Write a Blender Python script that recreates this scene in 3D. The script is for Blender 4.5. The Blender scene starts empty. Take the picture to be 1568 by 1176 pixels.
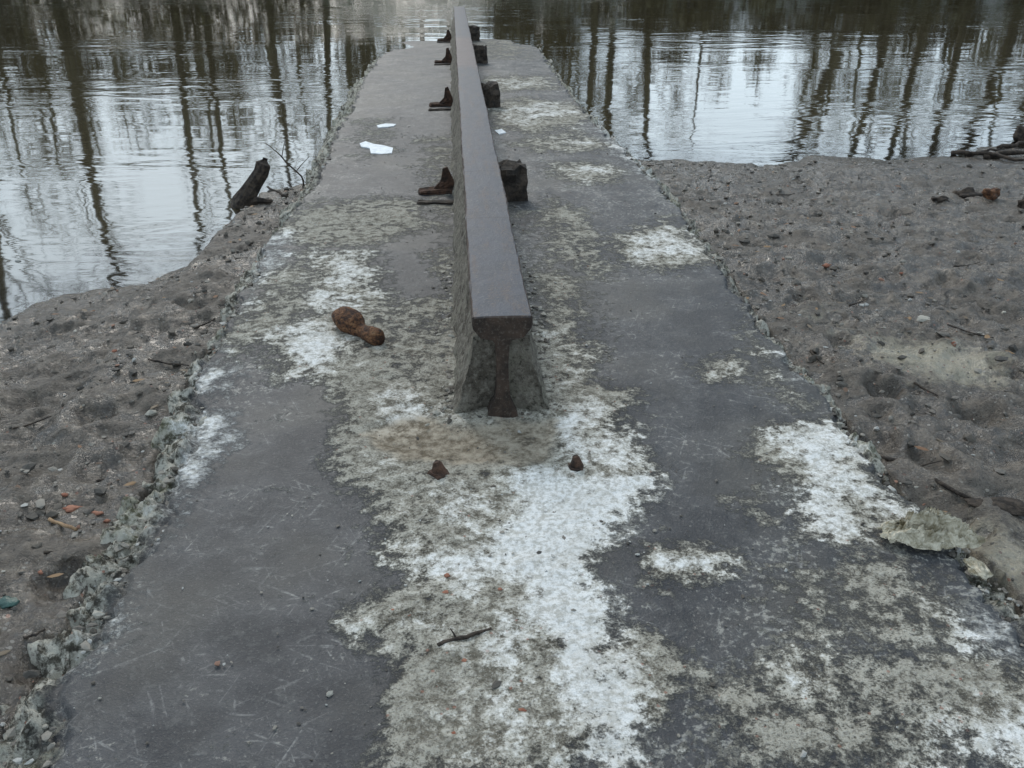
import bpy, math, random
import numpy as np
from mathutils import Vector, Matrix, Euler
random.seed(7); rng=np.random.default_rng(7)
sc=bpy.context.scene
for a,v in (('view_transform','Standard'),('look','None'),('exposure',0.0),('gamma',1.0)):
    try: setattr(sc.view_settings,a,v)
    except Exception: pass

# ------------------------------------------------ camera (phone held 1.5 m above the slipway)
HC=1.5; SL=math.tan(math.radians(1.2)); F=1358.0
cam=bpy.data.cameras.new("camera"); camo=bpy.data.objects.new("camera",cam)
sc.collection.objects.link(camo); sc.camera=camo
camo.location=(0,0,HC); camo.rotation_euler=(math.radians(90-27.9),0,math.radians(-3.73))
cam.sensor_width=36; cam.lens=36*F/1568; cam.clip_end=2000; cam.clip_start=0.05
RM=Euler((math.radians(90-27.9),0,math.radians(-3.73))).to_matrix()
def ray(px,py): return RM@Vector((px-784,588-py,-F))
def rp(px,py,h=0.0):
    """measured point -> point on the slipway plane (raised by h)"""
    d=ray(px,py); t=(h-HC)/(d.z+SL*d.y); p=Vector((0,0,HC))+d*t
    return p
ZW=rp(700,58).z
def wp(px,py):
    d=ray(px,py); t=(ZW-HC)/d.z; return Vector((0,0,HC))+d*t

# ------------------------------------------------ numpy noise
_T=rng.random((256,256))
def vn(x,y,seed=0):
    x=np.asarray(x,float)+seed*17.37; y=np.asarray(y,float)+seed*9.71
    xi=np.floor(x).astype(int); yi=np.floor(y).astype(int); fx=x-xi; fy=y-yi
    fx=fx*fx*(3-2*fx); fy=fy*fy*(3-2*fy)
    a=_T[xi&255,yi&255]; b=_T[(xi+1)&255,yi&255]; c=_T[xi&255,(yi+1)&255]; d=_T[(xi+1)&255,(yi+1)&255]
    return (a*(1-fx)+b*fx)*(1-fy)+(c*(1-fx)+d*fx)*fy
def fbm(x,y,sc_,oct=4,seed=0,g=0.5):
    s=0;a=1;t=0
    for i in range(oct):
        s=s+a*(vn(x*sc_*2**i,y*sc_*2**i,seed+i*3)-0.5); t+=a; a*=g
    return s/t*2   # -1..1
def sdf(x,y,poly):
    P=np.array(poly); n=len(P)
    d=np.full(np.shape(x),1e9); ins=np.zeros(np.shape(x),bool)
    for i in range(n):
        ax,ay=P[i]; bx,by=P[(i+1)%n]
        ex,ey=bx-ax,by-ay; wx,wy=x-ax,y-ay
        t=np.clip((wx*ex+wy*ey)/(ex*ex+ey*ey+1e-12),0,1)
        d=np.minimum(d,(wx-ex*t)**2+(wy-ey*t)**2)
        c=((ay>y)!=(by>y))&(x<(bx-ax)*(y-ay)/((by-ay) if abs(by-ay)>1e-9 else 1e-9)+ax)
        ins^=c
    d=np.sqrt(d); return np.where(ins,-d,d)
def rpoly(pts): return [(rp(a,b).x,rp(a,b).y) for a,b in pts]

# ------------------------------------------------ node helpers
class M:
    def __init__(s,name):
        s.m=bpy.data.materials.new(name); s.m.use_nodes=True; s.t=s.m.node_tree; s.t.nodes.clear()
        s.out=s.n('ShaderNodeOutputMaterial')
    def n(s,ty,**k):
        o=s.t.nodes.new(ty)
        for a,v in k.items(): setattr(o,a,v)
        return o
    def put(s,sock,v):
        if isinstance(v,bpy.types.NodeSocket): s.t.links.new(v,sock)
        else:
            if isinstance(v,(tuple,list)) and len(v)==3 and sock.type=='RGBA': v=(*v,1)
            sock.default_value=v
    def obj(s):
        return s.n('ShaderNodeTexCoord').outputs['Object']
    def mp(s,v,scale=(1,1,1),rot=(0,0,0),loc=(0,0,0)):
        o=s.n('ShaderNodeMapping'); s.put(o.inputs['Vector'],v); o.inputs['Scale'].default_value=scale
        o.inputs['Rotation'].default_value=rot; o.inputs['Location'].default_value=loc; return o.outputs[0]
    def noise(s,v,scale,detail=4,rough=0.55,dist=0):
        o=s.n('ShaderNodeTexNoise'); s.put(o.inputs['Vector'],v); o.inputs['Scale'].default_value=scale
        o.inputs['Detail'].default_value=detail; o.inputs['Roughness'].default_value=rough; o.inputs['Distortion'].default_value=dist
        return o.outputs['Fac']
    def vor(s,v,scale,feature='F1'):
        o=s.n('ShaderNodeTexVoronoi',feature=feature); s.put(o.inputs['Vector'],v); o.inputs['Scale'].default_value=scale; return o
    def ma(s,op,a,b=0.0,c=None,clamp=False):
        o=s.n('ShaderNodeMath',operation=op,use_clamp=clamp); s.put(o.inputs[0],a); s.put(o.inputs[1],b)
        if c is not None: s.put(o.inputs[2],c)
        return o.outputs[0]
    def rng(s,v,a,b,c=0.0,d=1.0,smooth=True):
        o=s.n('ShaderNodeMapRange'); o.interpolation_type='SMOOTHSTEP' if smooth else 'LINEAR'
        s.put(o.inputs['Value'],v)
        for i,q in enumerate((a,b,c,d)): o.inputs[i+1].default_value=q
        return o.outputs[0]
    def mix(s,f,a,b):
        o=s.n('ShaderNodeMix',data_type='RGBA'); s.put(o.inputs[0],f); s.put(o.inputs[6],a); s.put(o.inputs[7],b); return o.outputs[2]
    def mixf(s,f,a,b):
        o=s.n('ShaderNodeMix',data_type='FLOAT'); s.put(o.inputs[0],f); s.put(o.inputs[2],a); s.put(o.inputs[3],b); return o.outputs[0]
    def attr(s,name):
        o=s.n('ShaderNodeAttribute'); o.attribute_name=name; return o
    def bump(s,h,dist,strength=1.0,normal=None):
        o=s.n('ShaderNodeBump'); s.put(o.inputs['Height'],h); o.inputs['Distance'].default_value=dist; o.inputs['Strength'].default_value=strength
        if normal is not None: s.put(o.inputs['Normal'],normal)
        return o.outputs[0]
    def bsdf(s,col,rough=0.8,normal=None,spec=0.5,**k):
        o=s.n('ShaderNodeBsdfPrincipled'); s.put(o.inputs['Base Color'],col); s.put(o.inputs['Roughness'],rough)
        s.put(o.inputs['Specular IOR Level'],spec)
        if normal is not None: s.put(o.inputs['Normal'],normal)
        for a,v in k.items(): s.put(o.inputs[a.replace('_',' ')],v)
        s.t.links.new(o.outputs[0],s.out.inputs[0]); return o
def simple(name,c1,c2,scale=20,rough=0.85,bd=0.004,bs=60,spec=0.4):
    m=M(name); v=m.obj(); n=m.noise(v,scale,5,0.65); n2=m.noise(v,bs,3,0.7)
    m.bsdf(m.mix(m.rng(n,0.35,0.65),c1,c2),rough,m.bump(m.ma('ADD',n,n2),bd),spec); return m.m

# ------------------------------------------------ mesh helpers
def link(o): sc.collection.objects.link(o); return o
def mesh_obj(name,verts,faces,mat=None,smooth=True,attrs=None,parent=None):
    me=bpy.data.meshes.new(name); me.from_pydata([tuple(v) for v in verts],[],faces); me.update()
    if smooth: me.polygons.foreach_set('use_smooth',[True]*len(me.polygons))
    if mat: me.materials.append(mat)
    if attrs:
        for k,a in attrs.items():
            a=np.asarray(a)
            if a.ndim==2:
                at=me.attributes.new(k,'FLOAT_COLOR','POINT'); at.data.foreach_set('color',a.astype(np.float32).ravel())
            else:
                at=me.attributes.new(k,'FLOAT','POINT'); at.data.foreach_set('value',a.astype(np.float32).ravel())
    o=link(bpy.data.objects.new(name,me))
    if parent: o.parent=parent
    return o
def grid(name,X,Y,Z,mat,attrs=None):
    r,c=X.shape; co=np.stack([X,Y,Z],-1).reshape(-1,3).astype(np.float32)
    i=np.arange(r-1)[:,None]*c+np.arange(c-1)[None,:]
    f=np.stack([i,i+1,i+c+1,i+c],-1).reshape(-1,4).astype(np.int32)
    me=bpy.data.meshes.new(name); me.vertices.add(len(co)); me.vertices.foreach_set('co',co.ravel())
    me.loops.add(f.size); me.loops.foreach_set('vertex_index',f.ravel())
    me.polygons.add(len(f)); me.polygons.foreach_set('loop_start',np.arange(0,f.size,4,dtype=np.int32))
    me.update(calc_edges=True); me.validate()
    me.polygons.foreach_set('use_smooth',np.ones(len(me.polygons),bool))
    for k,a in (attrs or {}).items():
        at=me.attributes.new(k,'FLOAT','POINT'); at.data.foreach_set('value',a.astype(np.float32).ravel())
    me.materials.append(mat); return link(bpy.data.objects.new(name,me))
def axis(parts):
    out=[]
    for a,b,s0,s1 in parts:
        p=a; L=b-a
        while p<b-1e-6:
            out.append(p); t=(p-a)/L; p+=s0*(s1/s0)**t
    out.append(parts[-1][1]); return np.array(out)
def tube(V,Fc,pts,rads,sides=6,jit=0.0,cap=True):
    base=len(V); n=len(pts)
    for i,p in enumerate(pts):
        p=Vector(p)
        d=(Vector(pts[min(i+1,n-1)])-Vector(pts[max(i-1,0)]))
        if d.length<1e-9: d=Vector((0,0,1))
        d.normalize(); up=Vector((0,0,1)) if abs(d.z)<0.9 else Vector((1,0,0))
        a=d.cross(up).normalized(); b=d.cross(a)
        for k in range(sides):
            an=2*math.pi*k/sides; r=rads[i]*(1+random.uniform(-jit,jit))
            V.append(p+(a*math.cos(an)+b*math.sin(an))*r)
    for i in range(n-1):
        for k in range(sides):
            k2=(k+1)%sides
            Fc.append((base+i*sides+k,base+i*sides+k2,base+(i+1)*sides+k2,base+(i+1)*sides+k))
    if cap:
        Fc.append(tuple(base+k for k in range(sides))[::-1]); Fc.append(tuple(base+(n-1)*sides+k for k in range(sides)))

# ------------------------------------------------ terrain function
shore=[wp(*p) for p in [(0,492),(60,458),(150,445),(240,425),(310,395),(350,345),(395,300),(465,285)]]
shoreR=[wp(*p) for p in [(985,245),(1080,251),(1180,247),(1240,236),(1330,240),(1450,236),(1568,222)]]
sp=sorted([(p.x,p.y) for p in shore+shoreR])
SX=np.array([-400,-20,-6]+[p[0] for p in sp]+[9,20,400.]); SY=np.array([1.0,2.0,3.6]+[p[1] for p in sp]+[8.6,9.5,11.])
EL=rpoly([(598,62),(560,120),(522,200),(482,290),(430,350),(388,430),(350,500),(305,585),(312,640),(288,720),(280,790),(212,850),(158,960),(140,1010),(108,1080),(80,1176)])
EO=rpoly([(590,62),(550,120),(506,200),(463,290),(408,370),(368,430),(322,510),(262,610),(240,690),(186,780),(130,900),(62,1000),(0,1100),(-60,1176)])
ER=rpoly([(818,62),(852,120),(905,185),(955,230),(1003,280),(1045,330),(1085,390),(1112,430),(1152,490),(1212,560),(1262,610),(1322,700),(1388,770),(1440,820),(1500,900),(1560,980),(1640,1080),(1710,1176)])
EQ=rpoly([(826,62),(862,120),(916,185),(966,230),(1015,280),(1056,330),(1097,390),(1125,425),(1170,490),(1235,560),(1290,620),(1345,700),(1410,765),(1495,830),(1570,900),(1640,980),(1730,1080),(1800,1176)])
def edge(E,y):
    E=sorted(E,key=lambda p:p[1]); return np.interp(y,[p[1] for p in E],[p[0] for p in E])
def T(x,y):
    x=np.asarray(x,float); y=np.asarray(y,float)
    ys=np.interp(x,SX,SY)+0.26*fbm(x,y,1.3,4,5)
    d=ys-y
    near=ZW+0.30*(1-np.exp(-np.clip(d,0,None)/3.2))
    under=ZW+0.10*np.clip(d,None,0); under=np.maximum(under,ZW-1.6)
    z=np.where(d>0,near,under)
    fade=np.clip(1-np.abs(y-4)/14,0.0,1)
    am=np.clip(0.30+d*0.9,0.15,1)*fade
    rid=1-np.abs(fbm(x,y,5,3,61))*2.2
    z=z+am*(0.034*fbm(x,y,1.7,2,1)+0.036*fbm(x,y,6,3,2)+0.012*np.clip(rid,-0.5,1)+0.028*np.clip(fbm(x,y,17,3,3),-0.1,1)+0.014*np.clip(fbm(x,y,42,2,4),-0.1,1))
    far=ZW-1.0+np.clip((y-28.5),0,None)*0.45
    hb=ZW+2.2+0.8*fbm(x,y,0.07,3,9)+np.clip(y-60,0,300)*0.03
    far=np.minimum(far+0.35*fbm(x,y,0.4,3,8),hb)
    z=np.where(y>24,np.maximum(z,far),z)
    back=np.clip(-y-4,0,400)*0.03; z=z+back
    return z
def Tm(x,y):
    z=T(x,y); xl=edge(EO,y); xr=edge(EQ,y)
    ins=(x>xl-0.0)&(x<xr+0.0)&(y<25)&(y>-8)
    return np.where(ins,np.minimum(z,-SL*y-0.12),z)
def mud(px,py,h=0.0):
    d=ray(px,py); d=d/d.length; t=0.8
    while t<60:
        p=Vector((0,0,HC))+d*t
        if p.z<=max(float(Tm(p.x,p.y)),ZW)+h: return p
        t+=0.01
    return p

# ------------------------------------------------ world / light
w=bpy.data.worlds.new("World"); sc.world=w; w.use_nodes=True; nt=w.node_tree; nt.nodes.clear()
def wn(t,**k):
    o=nt.nodes.new(t)
    for a,v in k.items(): setattr(o,a,v)
    return o
SEL,SROT=38,-15
L=nt.links.new
sky=wn('ShaderNodeTexSky',sky_type='NISHITA'); sky.sun_disc=False; sky.sun_elevation=math.radians(SEL); sky.sun_rotation=math.radians(SROT)
sky.air_density=1.5; sky.dust_density=3.0
tc=wn('ShaderNodeTexCoord'); mpn=wn('ShaderNodeMapping'); mpn.inputs['Scale'].default_value=(1,1,2.0)
nz=wn('ShaderNodeTexNoise'); nz.inputs['Scale'].default_value=3.6; nz.inputs['Detail'].default_value=6; nz.inputs['Roughness'].default_value=0.55
L(tc.outputs['Generated'],mpn.inputs[0]); L(mpn.outputs[0],nz.inputs['Vector'])
fac=nz.outputs['Fac']
for hx,el_,c0,g_ in ((0.30,15,9,0.22),(-0.33,17,11,0.20),(-0.52,12,7,0.16),(-0.20,20,7,0.16),(0.62,10,7,0.10),(-0.05,8,5,0.12)):
    d=Vector((hx,1,0)).normalized()*math.cos(math.radians(el_)); d.z=math.sin(math.radians(el_))
    dp=wn('ShaderNodeVectorMath',operation='DOT_PRODUCT'); nm=wn('ShaderNodeVectorMath',operation='NORMALIZE'); L(tc.outputs['Generated'],nm.inputs[0]); L(nm.outputs[0],dp.inputs[0]); dp.inputs[1].default_value=d
    mr=wn('ShaderNodeMapRange',interpolation_type='SMOOTHSTEP'); mr.inputs[1].default_value=math.cos(math.radians(c0*1.3)); mr.inputs[2].default_value=1.0; mr.inputs[4].default_value=g_; L(dp.outputs['Value'],mr.inputs[0])
    ad=wn('ShaderNodeMath',operation='ADD'); L(fac,ad.inputs[0]); L(mr.outputs[0],ad.inputs[1]); fac=ad.outputs[0]
cr=wn('ShaderNodeMapRange',interpolation_type='SMOOTHSTEP'); cr.inputs[1].default_value=0.42; cr.inputs[2].default_value=0.66; L(fac,cr.inputs[0])
mc=wn('ShaderNodeMix',data_type='RGBA'); mc.inputs[6].default_value=(5.0,6.6,8.2,1); mc.inputs[7].default_value=(13.6,15.8,17.6,1)
mm=wn('ShaderNodeMix',data_type='RGBA'); mm.inputs[0].default_value=0.85
bg=wn('ShaderNodeBackground'); bg.inputs[1].default_value=0.1; wo=wn('ShaderNodeOutputWorld')
L(cr.outputs[0],mc.inputs[0])
L(sky.outputs[0],mm.inputs[6]); L(mc.outputs[2],mm.inputs[7]); L(mm.outputs[2],bg.inputs[0]); L(bg.outputs[0],wo.inputs[0])
sl=bpy.data.lights.new("sun",'SUN'); sl.energy=1.25; sl.angle=math.radians(18); sl.color=(1,0.94,0.85)
so=link(bpy.data.objects.new("sun",sl))
az=math.radians(SROT); el=math.radians(SEL)
sd=Vector((math.sin(az)*math.cos(el),math.cos(az)*math.cos(el),math.sin(el)))
so.rotation_euler=sd.to_track_quat('Z','Y').to_euler()

# ------------------------------------------------ MUD material
m=M("mud"); v=m.obj(); h=m.attr('hgt').outputs['Fac']; sand=m.attr('sand').outputs['Fac']; rel=m.attr('rel').outputs['Fac']
n1=m.noise(v,2.6,4,0.62); n2=m.noise(v,18,6,0.74); n3=m.noise(v,95,4,0.75)
c=m.mix(m.rng(n2,0.40,0.60),(0.052,0.038,0.026),(0.150,0.120,0.090))
c=m.mix(m.ma('MULTIPLY',m.rng(n1,0.47,0.60),0.5),c,(0.175,0.148,0.120))
c=m.mix(m.ma('MULTIPLY',m.rng(n1,0.49,0.37),0.75),c,(0.046,0.034,0.024))
c=m.mix(m.ma('MULTIPLY',m.rng(n3,0.57,0.66),0.65),c,(0.28,0.25,0.21))
c=m.mix(m.ma('MULTIPLY',m.rng(n3,0.45,0.35),0.8),c,(0.022,0.017,0.013))
c=m.mix(m.ma('MULTIPLY',m.rng(rel,-0.1,-0.9),0.65),c,(0.030,0.023,0.017))
sm=m.rng(m.ma('ADD',sand,m.ma('MULTIPLY',m.ma('SUBTRACT',n2,0.5),2.0)),0.2,0.95)
c=m.mix(m.ma('MULTIPLY',sm,0.75),c,(0.37,0.325,0.235))
wet=m.rng(m.ma('ADD',h,m.ma('MULTIPLY',m.ma('SUBTRACT',n2,0.5),0.12)),0.16,0.01)
c=m.mix(m.ma('MULTIPLY',wet,0.6),c,(0.042,0.033,0.024))
vr=m.vor(v,58); sp_=m.n('ShaderNodeSeparateColor'); m.put(sp_.inputs[0],vr.outputs['Color'])
peb=m.ma('MULTIPLY',m.rng(vr.outputs['Distance'],0.36,0.26),m.rng(sp_.outputs[0],0.78,0.80))
c=m.mix(m.ma('MULTIPLY',peb,0.85),c,m.mix(sp_.outputs[1],(0.035,0.028,0.024),m.mix(m.rng(sp_.outputs[2],0.82,0.86),(0.30,0.27,0.23),(0.24,0.10,0.06))))
wp_=m.ma('MAXIMUM',wet,m.ma('MULTIPLY',m.rng(n1,0.57,0.44),1.0)); wp_=m.ma('MAXIMUM',wp_,m.rng(rel,-0.2,-0.8))
rl=m.mixf(wp_,0.60,0.10); rl=m.ma('ADD',rl,m.ma('MULTIPLY',m.ma('SUBTRACT',n2,0.5),0.5),clamp=True)
far=m.attr('far').outputs['Fac']
c=m.mix(far,c,m.mix(m.rng(n1,0.4,0.6),(0.06,0.045,0.025),(0.05,0.06,0.025)))
hh=m.ma('MULTIPLY',m.ma('ADD',n2,m.ma('MULTIPLY',n3,m.mixf(wp_,0.5,0.15))),m.mixf(wp_,1.0,0.6))
m.bsdf(c,rl,m.bump(hh,0.028,1.0),0.6); MUD=m.m
xs=axis([(-400,-30,60,6),(-30,-5,5,0.05),(-5,6,0.018,0.018),(6,30,0.06,5),(30,400,6,60)])
ys=axis([(-300,-10,50,4),(-10,0.6,1.0,0.04),(0.6,4,0.011,0.013),(4,10,0.015,0.04),(10,30,0.06,0.6),(30,80,0.7,5),(80,600,8,80)])
X,Y=np.meshgrid(xs,ys); Z=Tm(X,Y)
dents=[(1440,790,0.10),(1150,400,0.05),(1340,680,0.05),(1290,520,0.06),(1500,640,0.08),(140,640,0.06),(60,700,0.09),(200,700,0.05),(1200,380,0.06),(1450,430,0.05),(1380,330,0.09),(100,560,0.07),(1250,330,.08),(230,500,.06),(1530,480,.08),(60,1010,.05),(150,720,.05),(30,620,.07),(1350,600,.05),(1420,700,.06),(1540,560,.05),(1230,460,.05),(1500,380,.07),(1110,330,.06),(90,890,.05),(300,460,.07),(1330,420,.06)]
for a,b,r in dents:
    p=mud(a,b); wx=X+0.03*fbm(X,Y,12,2,77); e=((wx-p.x)**2+((Y-p.y)*0.7)**2)/r**2
    Z=Z-0.036*np.exp(-e)+0.018*np.exp(-(np.sqrt(e)-1.5)**2*5)*(e<12)
p=mud(1430,545); sandm=1.15*np.exp(-(((X-p.x-(Y-p.y)*-0.25)/0.28)**2+((Y-p.y)/0.24)**2)**1.1)
p=mud(1540,860); sandm+=0.8*np.exp(-(((X-p.x)/0.14)**2+((Y-p.y)/0.25)**2))
p=mud(1250,480); sandm+=0.4*np.exp(-(((X-p.x)/0.12)**2+((Y-p.y)/0.22)**2))
rel_=fbm(X,Y,17,3,3)*1.5+fbm(X,Y,6,3,2)
grid("muddy_ground",X,Y,Z,MUD,{'hgt':Z-ZW,'sand':sandm,'far':np.clip((Y-24)/3,0,1),'rel':rel_})

# ------------------------------------------------ WATER
m=M("river_water"); v=m.obj(); dep=m.attr('depth').outputs['Fac']
a=m.noise(m.mp(v,(0.9,2.4,1)),1.2,2,0.45,0.6); b=m.noise(m.mp(v,(1.6,4.2,1),(0,0,0.12)),2.4,2,0.5,0.5)
big=m.noise(m.mp(v,(0.3,0.5,1)),0.7,2,0.5)
amp=m.rng(big,0.42,0.64,0.25,1.4)
nrm=m.bump(m.ma('MULTIPLY',m.ma('ADD',m.ma('MULTIPLY',a,2.2),m.ma('MULTIPLY',b,0.38)),amp),0.0048,1.0)
gl=m.n('ShaderNodeBsdfGlossy'); gl.inputs['Roughness'].default_value=0.04; gl.inputs['Color'].default_value=(0.95,0.98,1,1); m.put(gl.inputs['Normal'],nrm)
df=m.n('ShaderNodeBsdfDiffuse'); df.inputs['Color'].default_value=(0.052,0.041,0.022,1)
tr=m.n('ShaderNodeBsdfTransparent'); tr.inputs['Color'].default_value=(0.72,0.66,0.55,1)
ms=m.n('ShaderNodeMixShader'); m.put(ms.inputs[0],m.rng(dep,0.0,0.12)); m.t.links.new(tr.outputs[0],ms.inputs[1]); m.t.links.new(df.outputs[0],ms.inputs[2])
fr=m.n('ShaderNodeFresnel'); fr.inputs[0].default_value=1.33; m.put(fr.inputs['Normal'],nrm)
fac=m.ma('ADD',m.ma('MULTIPLY',fr.outputs[0],0.95),0.19,clamp=True)
m2=m.n('ShaderNodeMixShader'); m.put(m2.inputs[0],fac); m.t.links.new(ms.outputs[0],m2.inputs[1]); m.t.links.new(gl.outputs[0],m2.inputs[2])
m.t.links.new(m2.outputs[0],m.out.inputs[0]); WAT=m.m
xs=axis([(-350,-30,40,4),(-30,-6,4,0.1),(-6,8,0.05,0.05),(8,30,0.1,4),(30,350,5,40)]); ys=axis([(0.9,10,0.05,0.08),(10,34,0.1,0.6)])
X,Y=np.meshgrid(xs,ys); grid("river_water",X,Y,np.full(X.shape,ZW),WAT,{'depth':ZW-Tm(X,Y)})

# ------------------------------------------------ SLIPWAY
ys=axis([(-6,0.9,0.3,0.02),(0.9,4,0.008,0.014),(4,10,0.015,0.04),(10,22,0.05,0.12)])
N=190; t=np.linspace(0,1,N)
xl=edge(EL,ys)+0.060*fbm(ys,ys*0,6,4,11,0.6)+0.018*fbm(ys,ys*0,40,2,12)
xr=edge(ER,ys)+0.060*fbm(ys,ys*0,6,4,13,0.6)+0.018*fbm(ys,ys*0,40,2,14)
xo=np.minimum(edge(EO,ys)+0.085*fbm(ys,ys*0,6,4,15,0.6)-0.03,xl-0.04); xq=np.maximum(edge(EQ,ys)+0.085*fbm(ys,ys*0,6,4,16,0.6)+0.02,xr+0.04)
Xin=xl[:,None]+(xr-xl)[:,None]*t[None,:]
k=np.linspace(0,1,20)[:-1]; K=len(k)
XLo=xo[:,None]+(xl-xo)[:,None]*k[None,:]; XRo=(xq[:,None]+(xr-xq)[:,None]*k[None,:])[:,::-1]
wl=np.linspace(1,0,5)[:-1]
XLw=xo[:,None]-0.035*wl[None,:]; XRw=xq[:,None]+0.035*wl[::-1][None,:]
X=np.hstack([XLw,XLo,Xin,XRo,XRw]); Y=np.repeat(ys[:,None],X.shape[1],1)
jx=0.008*fbm(X,Y,30,2,21)
Z=-SL*Y+0.006*fbm(X,Y,2.2,3,22)
cen=((xl+xr)/2)[:,None]; hw=((xr-xl)/2)[:,None]
Z=Z-np.clip((Y-8)/7,0,1.3)*(0.030*((X-cen)/hw)**2)+np.clip((Y-11)/5,0,1)*0.026*fbm(X,Y,1.4,4,81)
nc=X.shape[1]; iL=4+K; iR=iL+N
ca=np.zeros(nc); ca[:iL]=1; ca[iR:]=1
cd=np.zeros(nc); cd[4:iL]=1-k; cd[:4]=1; cd[iR:iR+K]=(1-k)[::-1]; cd[iR+K:]=1
drop=np.zeros(nc); drop[:4]=0.30*wl; drop[iR+K:]=0.30*wl[::-1]
rough=fbm(X,Y,13,4,23,0.7)
CA=np.repeat(ca[None,:],len(ys),0); CD=np.repeat(cd[None,:],len(ys),0)
Z=Z-CA*(0.014+0.048*CD**1.3-0.085*rough*np.clip(CD*3,0,1)*(1-np.clip(drop[None,:]*10,0,1)))-drop[None,:]
X=X+CA*jx*2
wX=X+0.05*fbm(X,Y,5,3,71)+0.02*fbm(X,Y,20,3,72); wY=Y+0.05*fbm(X,Y,5,3,73)+0.02*fbm(X,Y,20,3,74)
def msum(polys,soft):
    mval=np.zeros(X.shape)
    for pl,g in polys:
        P=rpoly(pl); s=sdf(wX,wY,P); sf=soft*(0.6+0.25*Y)
        mval=np.maximum(mval,g*np.clip(0.64-s/(2*sf),0,1))
    return mval
beige=[([(520,600),(560,570),(640,590),(690,500),(850,500),(900,590),(965,600),(950,660),(992,720),(985,770),(935,800),(950,835),(900,880),(925,935),(935,985),(1010,985),(1060,1040),(1010,1100),(960,1105),(1000,1180),(590,1180),(575,1060),(600,1010),(545,965),(580,920),(640,880),(600,840),(580,780),(530,710)],1.15),
([(470,390),(565,385),(600,470),(620,560),(560,600),(440,575),(385,520),(480,480)],1.0),
([(430,345),(500,310),(640,305),(650,350),(560,375),(470,380)],0.95),
([(390,430),(470,380),(480,470),(400,530),(340,560),(320,590),(350,500)],0.85),
([(935,365),(1020,335),(1095,395),(1030,412),(955,400)],1.05),
([(845,255),(900,248),(950,262),(935,280),(870,278)],1.05),
([(750,165),(800,150),(885,160),(905,182),(830,205),(765,195)],1.0),
([(740,120),(830,115),(850,135),(750,140)],0.95),([(790,215),(880,200),(960,225),(900,232),(820,232)],0.85),
([(810,330),(850,300),(900,330),(950,410),(920,425),(850,400)],0.72),
([(820,420),(880,410),(905,470),(900,590),(860,600),(830,520)],0.78),
([(600,470),(690,440),(690,640),(560,620)],0.78),
([(1085,560),(1125,545),(1142,572),(1100,585)],1.2),
([(1003,850),(1060,843),(1103,862),(1080,885),(1020,893)],1.3),
([(1180,650),(1265,640),(1335,740),(1385,775),(1375,810),(1300,825),(1230,815),(1235,750),(1150,700)],1.1),
([(1130,450),(1160,500),(1230,590),(1262,640),(1220,640),(1150,560)],0.65),
([(1110,760),(1170,750),(1200,800),(1130,800)],0.72),
([(1290,840),(1400,850),(1500,960),(1540,1010),(1400,1000),(1300,960),(1260,900)],0.75),
([(1010,985),(1100,1060),(1200,1000),(1420,1000),(1568,1020),(1700,1180),(1160,1180),(1090,1080)],0.86),
([(1170,880),(1260,860),(1300,960),(1200,1000)],0.68),
([(640,215),(690,205),(690,420),(660,410)],0.65),([(540,185),(600,180),(610,235),(550,250)],0.55),
([(720,60),(800,60),(815,90),(725,90)],0.6),([(690,1176),(300,1300),(1200,1300),(1400,1176)],0.6)]
white=[([(785,735),(985,735),(988,765),(935,800),(950,830),(898,875),(925,935),(930,985),(985,1050),(960,1100),(1000,1180),(880,1180),(855,1090),(830,990),(820,900),(745,850),(790,790)],1.22),
([(590,700),(785,735),(790,790),(745,850),(640,805),(590,780)],0.58),([(740,850),(830,900),(860,1090),(880,1180),(700,1180),(720,1000)],0.58),
([(590,815),(640,805),(745,850),(740,930),(660,940),(640,880)],0.78),
([(555,965),(640,930),(740,960),(650,1000)],0.72),
([(480,390),(565,388),(590,450),(500,440)],0.80),([(395,525),(470,490),(555,530),(480,578)],0.90),([(485,450),(550,446),(565,485),(495,487)],0.85),
([(550,600),(660,595),(690,640),(590,655)],0.66),([(850,620),(955,625),(975,690),(998,720),(880,735),(850,680)],0.80),
([(820,500),(870,500),(900,590),(850,620)],0.5),
([(1175,648),(1265,642),(1335,740),(1390,775),(1335,798),(1235,740)],0.92),([(1222,747),(1300,742),(1335,806),(1240,822)],0.95),
([(955,365),(1030,338),(1075,388),(972,405)],0.76),([(855,256),(905,248),(948,262),(895,279)],0.75),
([(765,165),(850,152),(890,172),(790,196)],0.72),([(758,122),(822,118),(842,132),(760,137)],0.62),([(820,212),(880,203),(940,222),(860,228)],0.58),
([(1435,930),(1520,942),(1555,1015),(1455,990)],0.86),([(1400,1110),(1568,1075),(1700,1180),(1420,1180)],0.84),([(1180,1028),(1280,1005),(1280,1090),(1210,1085)],0.6),
([(1008,852),(1060,845),(1100,863),(1080,882),(1025,890)],0.88),([(1090,558),(1122,550),(1135,570),(1105,580)],0.72),
([(905,185),(925,185),(1000,262),(1003,278),(980,270),(940,228)],1.1),
([(298,640),(324,636),(320,675),(290,735),(283,720)],1.4),([(350,575),(300,620),(285,600),(330,540)],1.1),([(400,370),(440,360),(420,410),(380,470),(360,480)],0.9),
([(250,740),(285,700),(270,800),(220,840),(200,820)],0.85),([(190,870),(150,960),(100,1040),(80,1030),(140,900)],0.8),([(1150,480),(1180,500),(1250,600),(1230,605)],0.85)]
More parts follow.
